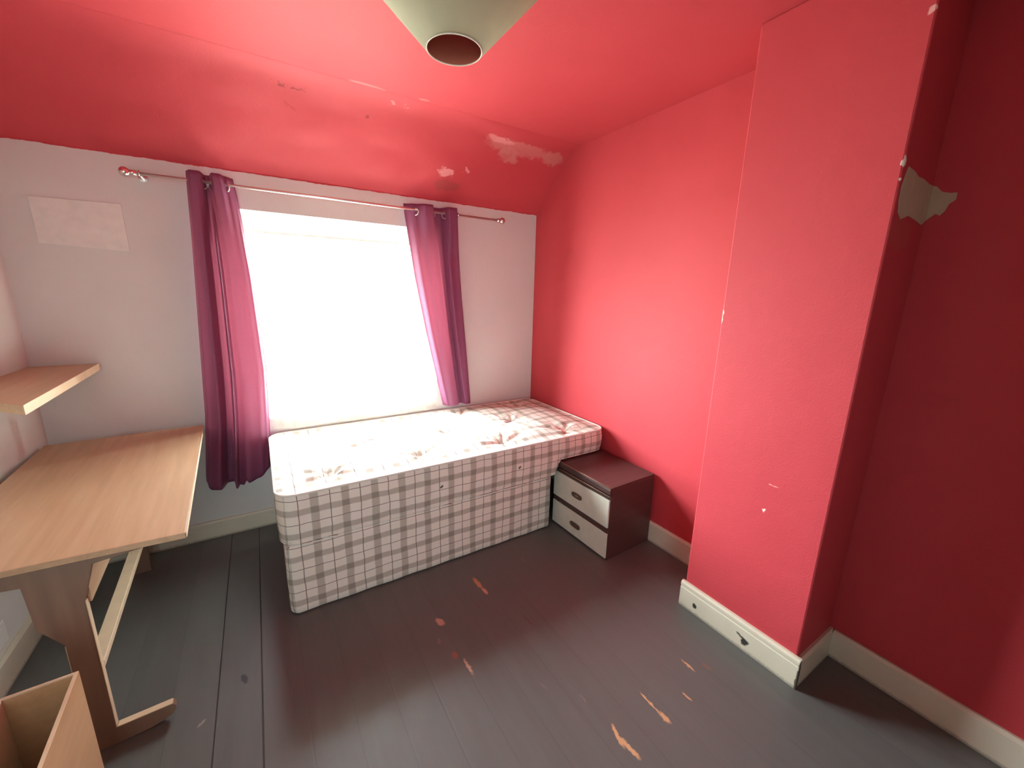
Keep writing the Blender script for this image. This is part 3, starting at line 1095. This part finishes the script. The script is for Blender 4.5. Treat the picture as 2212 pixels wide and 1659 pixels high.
# local: x from 0 (right edge) to -TW, y from 0 (near edge) to TL
bm = bmesh.new()
prism(bm, [(0, 0), (-TW, 0.055), (-TW, TL), (0, TL)], TH - TT, TH)
mk('tabletop', bm, m_oak, desk, bevel=0.0015)
mk('edge_strip', bbox(0.0005, 0.0022, 0.004, TL, TH - TT - 0.0005, TH + 0.0004), m_oak_edge, desk)
def leg_edges(y):  # pale strips paint window light along the leg edges
    bm = bmesh.new()
    c_ = -0.295
    y0_, y1_ = y + 0.0005, y + 0.0235
    box(bm, c_ + 0.0305, c_ + 0.0325, y0_, y1_, 0.064, 0.548)
    box(bm, c_ + 0.034, c_ + 0.174, y0_, y1_, 0.0625, 0.0645)
    box(bm, c_ - 0.213, c_ - 0.034, y0_, y1_, 0.0625, 0.0645)
    box(bm, c_ - 0.0325, c_ - 0.0305, y0_, y1_, 0.064, 0.418)
    return bm
def leg_frame(y):
    bm = bmesh.new()
    cx_ = -0.295
    th = 0.024
    # upright flaring to the top, sitting on a long foot with rounded toes
    out = [(cx_ - 0.215, 0.0), (cx_ + 0.060, 0.0)]
    out += [(cx_ + 0.110, 0.003), (cx_ + 0.150, 0.012), (cx_ + 0.172, 0.024), (cx_ + 0.181, 0.038), (cx_ + 0.182, 0.052)]
    out += [(cx_ + 0.176, 0.062), (cx_ + 0.030, 0.062), (cx_ + 0.030, 0.55), (cx_ + 0.050, 0.62), (cx_ + 0.062, 0.665), (cx_ + 0.255, 0.685), (cx_ + 0.255, TH - TT - 0.001),
            (cx_ - 0.255, TH - TT - 0.001), (cx_ - 0.255, 0.665), (cx_ - 0.085, 0.645), (cx_ - 0.078, 0.50), (cx_ - 0.030, 0.42), (cx_ - 0.030, 0.062), (cx_ - 0.215, 0.062), (cx_ - 0.245, 0.03)]
    prism(bm, out, y, y + th, 'y')
    return bm
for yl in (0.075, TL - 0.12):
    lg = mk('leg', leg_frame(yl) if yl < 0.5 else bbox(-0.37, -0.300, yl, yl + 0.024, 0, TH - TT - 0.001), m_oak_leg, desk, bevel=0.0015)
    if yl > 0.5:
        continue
    tag(mk('edge_strip', leg_edges(yl), m_oak_edge, lg), 'pale strip painting the lit edge of the leg')
mk('modesty_panel', bbox(-0.272, -0.256, 0.0995, TL - 0.1205, 0.53, TH - TT - 0.001), m_oak, desk, bevel=0.001)
mk('stretcher', bbox(-0.302, -0.262, 0.0995, TL - 0.1205, 0.285, 0.309), m_oak_edge, desk, bevel=0.002)

# ------------------------------------------------------------------ wall shelf on the left wall
bm = bmesh.new()
prism(bm, [(-2.625, -0.905), (-2.652, -0.022), (XL + 0.001, -0.022), (XL + 0.001, -0.640)], 1.068, 1.100)
sh = root('wall_shelf', 'light oak shelf with an angled end fixed to the left wall above the desk', 'shelf', (0, 0, 0))
mk('board', bm, m_oak, sh, bevel=0.001)
bm = bmesh.new()
prism(bm, [(-2.6235, -0.905), (-2.6505, -0.022), (-2.6525, -0.022), (-2.6255, -0.905)], 1.0675, 1.1003)
mk('edge_strip', bm, m_oak_edge, sh)
for y in (-0.50, -0.12):
    bm = bmesh.new()
    box(bm, XL + 0.001, XL + 0.016, y - 0.012, y + 0.012, 0.93, 1.067)
    box(bm, XL + 0.001, XL + 0.15, y - 0.012, y + 0.012, 1.052, 1.067)
    mk('bracket', bm, m_flex, sh, bevel=0.001)

# ------------------------------------------------------------------ low chest and board at the bottom left
bx = root('wooden_box', 'tall narrow open topped wooden box on the floor in front of the desk leg', 'box', (-2.441, -1.478, 0), 0.050)
# local: x 0 (right face) to -0.138, y 0 (far end) to -0.50 (towards the room)
BW, BL, BH, BT = 0.138, 0.50, 0.500, 0.009
tag(mk('side_panel', bbox(-BT, 0, -BL, 0, 0, BH), m_chest, bx, bevel=0.0008), 'orange brown side panel facing the bed')
tag(mk('side_panel', bbox(-BW, -BW + BT, -BL, 0, 0, BH), m_board, bx, bevel=0.0008), 'beige side panel, paled for window light')
mk('end_panel', bbox(-BW + BT, -BT, -BT, 0, 0, BH - 0.002), m_chest, bx, bevel=0.0008)
mk('end_panel', bbox(-BW + BT, -BT, -BL, -BL + BT, 0, BH - 0.002), m_chest, bx, bevel=0.0008)
mk('base', bbox(-BW + BT, -BT, -BL + BT, -BT, 0.0, 0.010), m_chest, bx)
bm = bmesh.new()
box(bm, -BT + 0.001, -0.001, -BL + 0.001, -0.001, BH, BH + 0.0012)
box(bm, -BW + BT, -BT + 0.001, -BT + 0.001, -0.001, BH - 0.002, BH + 0.0012)
tag(mk('rim', bm, m_oak_edge, bx), 'pale strip along the top edges')

# ------------------------------------------------------------------ small things on the walls
bm = bmesh.new()
box(bm, XL + 0.0005, XL + 0.009, -0.775, -0.690, 0.150, 0.236)
so = root('wall_socket', 'white plastic plug socket on the left wall under the desk', 'socket', (0, 0, 0))
mk('faceplate', bm, m_socket, so, bevel=0.003)
bm = bmesh.new()
box(bm, XL + 0.009, XL + 0.013, -0.742, -0.722, 0.205, 0.222)
mk('switch', bm, m_socket, so, bevel=0.001)

bm = bmesh.new()
prism(bm, [(-2.774, 1.866), (-2.465, 1.868), (-2.462, 1.648), (-2.770, 1.665)], -0.0005, -0.0055, 'y')
tag(mk('wall_patch', bm, m_patch, bevel=0.001), 'pale square of card on the cream wall left of the curtain pole', 'wall patch')

m_bare = simple('bare_plaster', BARE, 0.85, 0.15, 0.0, 0.14, 28, 0.5)
pp = root('plaster_patch', 'bare buff plaster where the red paint has flaked off beside the chimney breast', 'plaster patch', (0, -2.30, 1.80))
bm = bmesh.new()
prism(bm, [(-0.257, 0.085), (-0.2, 0.081), (-0.158, 0.072), (-0.104, 0.073), (-0.047, 0.067), (-0.0005, 0.068), (-0.0005, -0.040), (-0.036, -0.058), (-0.084, -0.051), (-0.174, -0.044), (-0.230, -0.060), (-0.262, -0.045), (-0.278, -0.010), (-0.280, 0.030), (-0.270, 0.055)], -0.0005, -0.002, 'y')
mk('patch', bm, m_bare, pp)
bm = bmesh.new()
prism(bm, [(-0.0005, 0.068), (-0.010, 0.065), (-0.026, 0.046), (-0.045, 0.039), (-0.063, 0.037), (-0.063, 0.016), (-0.049, 0.004), (-0.044, -0.015), (-0.034, -0.029), (-0.022, -0.022), (-0.0005, -0.041)], -0.0005, -0.002, 'x')
mk('patch', bm, m_bare, pp)

# ------------------------------------------------------------------ pendant lampshade
LX, LY, LZ = -1.534, -1.866, 2.000
lamp = root('pendant_lamp', 'cream cone pendant lampshade hanging from the red ceiling, narrow end down', 'ceiling lamp', (LX, LY, HC))
k_ = 0.94
H_ = 0.33
zb = LZ - HC
r1, r2 = 0.060, 0.060 + k_ * H_
th = 0.002
bm = bmesh.new()
lathe(bm, [(r1, zb), (r2, zb + H_)], n=72)
mk('lamp_shade', bm, m_shade, lamp, smooth=True, solid=0.0015)
bm = bmesh.new()
lathe(bm, [(r1 - 0.002, zb), (r2 - 0.002, zb + H_ )], n=72)
mk('shade_lining', bm, m_shade_in, lamp, smooth=True, solid=0.0008)
bm = bmesh.new()
ring(bm, (0, 0, zb), (0, 0, 1), r1 - 0.0005, 0.0016, 64, 8)
ring(bm, (0, 0, zb + H_), (0, 0, 1), r2 - 0.0005, 0.0018, 72, 8)
mk('shade_rim', bm, m_rim, lamp, smooth=True)
bm = bmesh.new()
tube(bm, [(0, 0, -0.02), (0, 0, zb + H_ + 0.005)], 0.0035, 8)
mk('flex', bm, m_flex, lamp, smooth=True)
bm = bmesh.new()
lathe(bm, [(0.045, -0.0005), (0.045, -0.012), (0.030, -0.026), (0.010, -0.030)], n=28, capb=True, capt=True)
mk('ceiling_rose', bm, m_flex, lamp, smooth=True)
bm = bmesh.new()
lathe(bm, [(0.006, zb + H_ + 0.012), (0.018, zb + H_ + 0.005), (0.020, zb + H_ - 0.045), (0.016, zb + H_ - 0.055)], n=24, capb=True, capt=True)
for k in range(3):
    a = 2 * math.pi * k / 3 + 0.4
    tube(bm, [(0.018 * math.cos(a), 0.018 * math.sin(a), zb + H_ - 0.004), ((r2 - 0.002) * math.cos(a), (r2 - 0.002) * math.sin(a), zb + H_ - 0.001)], 0.0016, 6)
mk('lamp_holder', bm, m_flex, lamp, smooth=False)
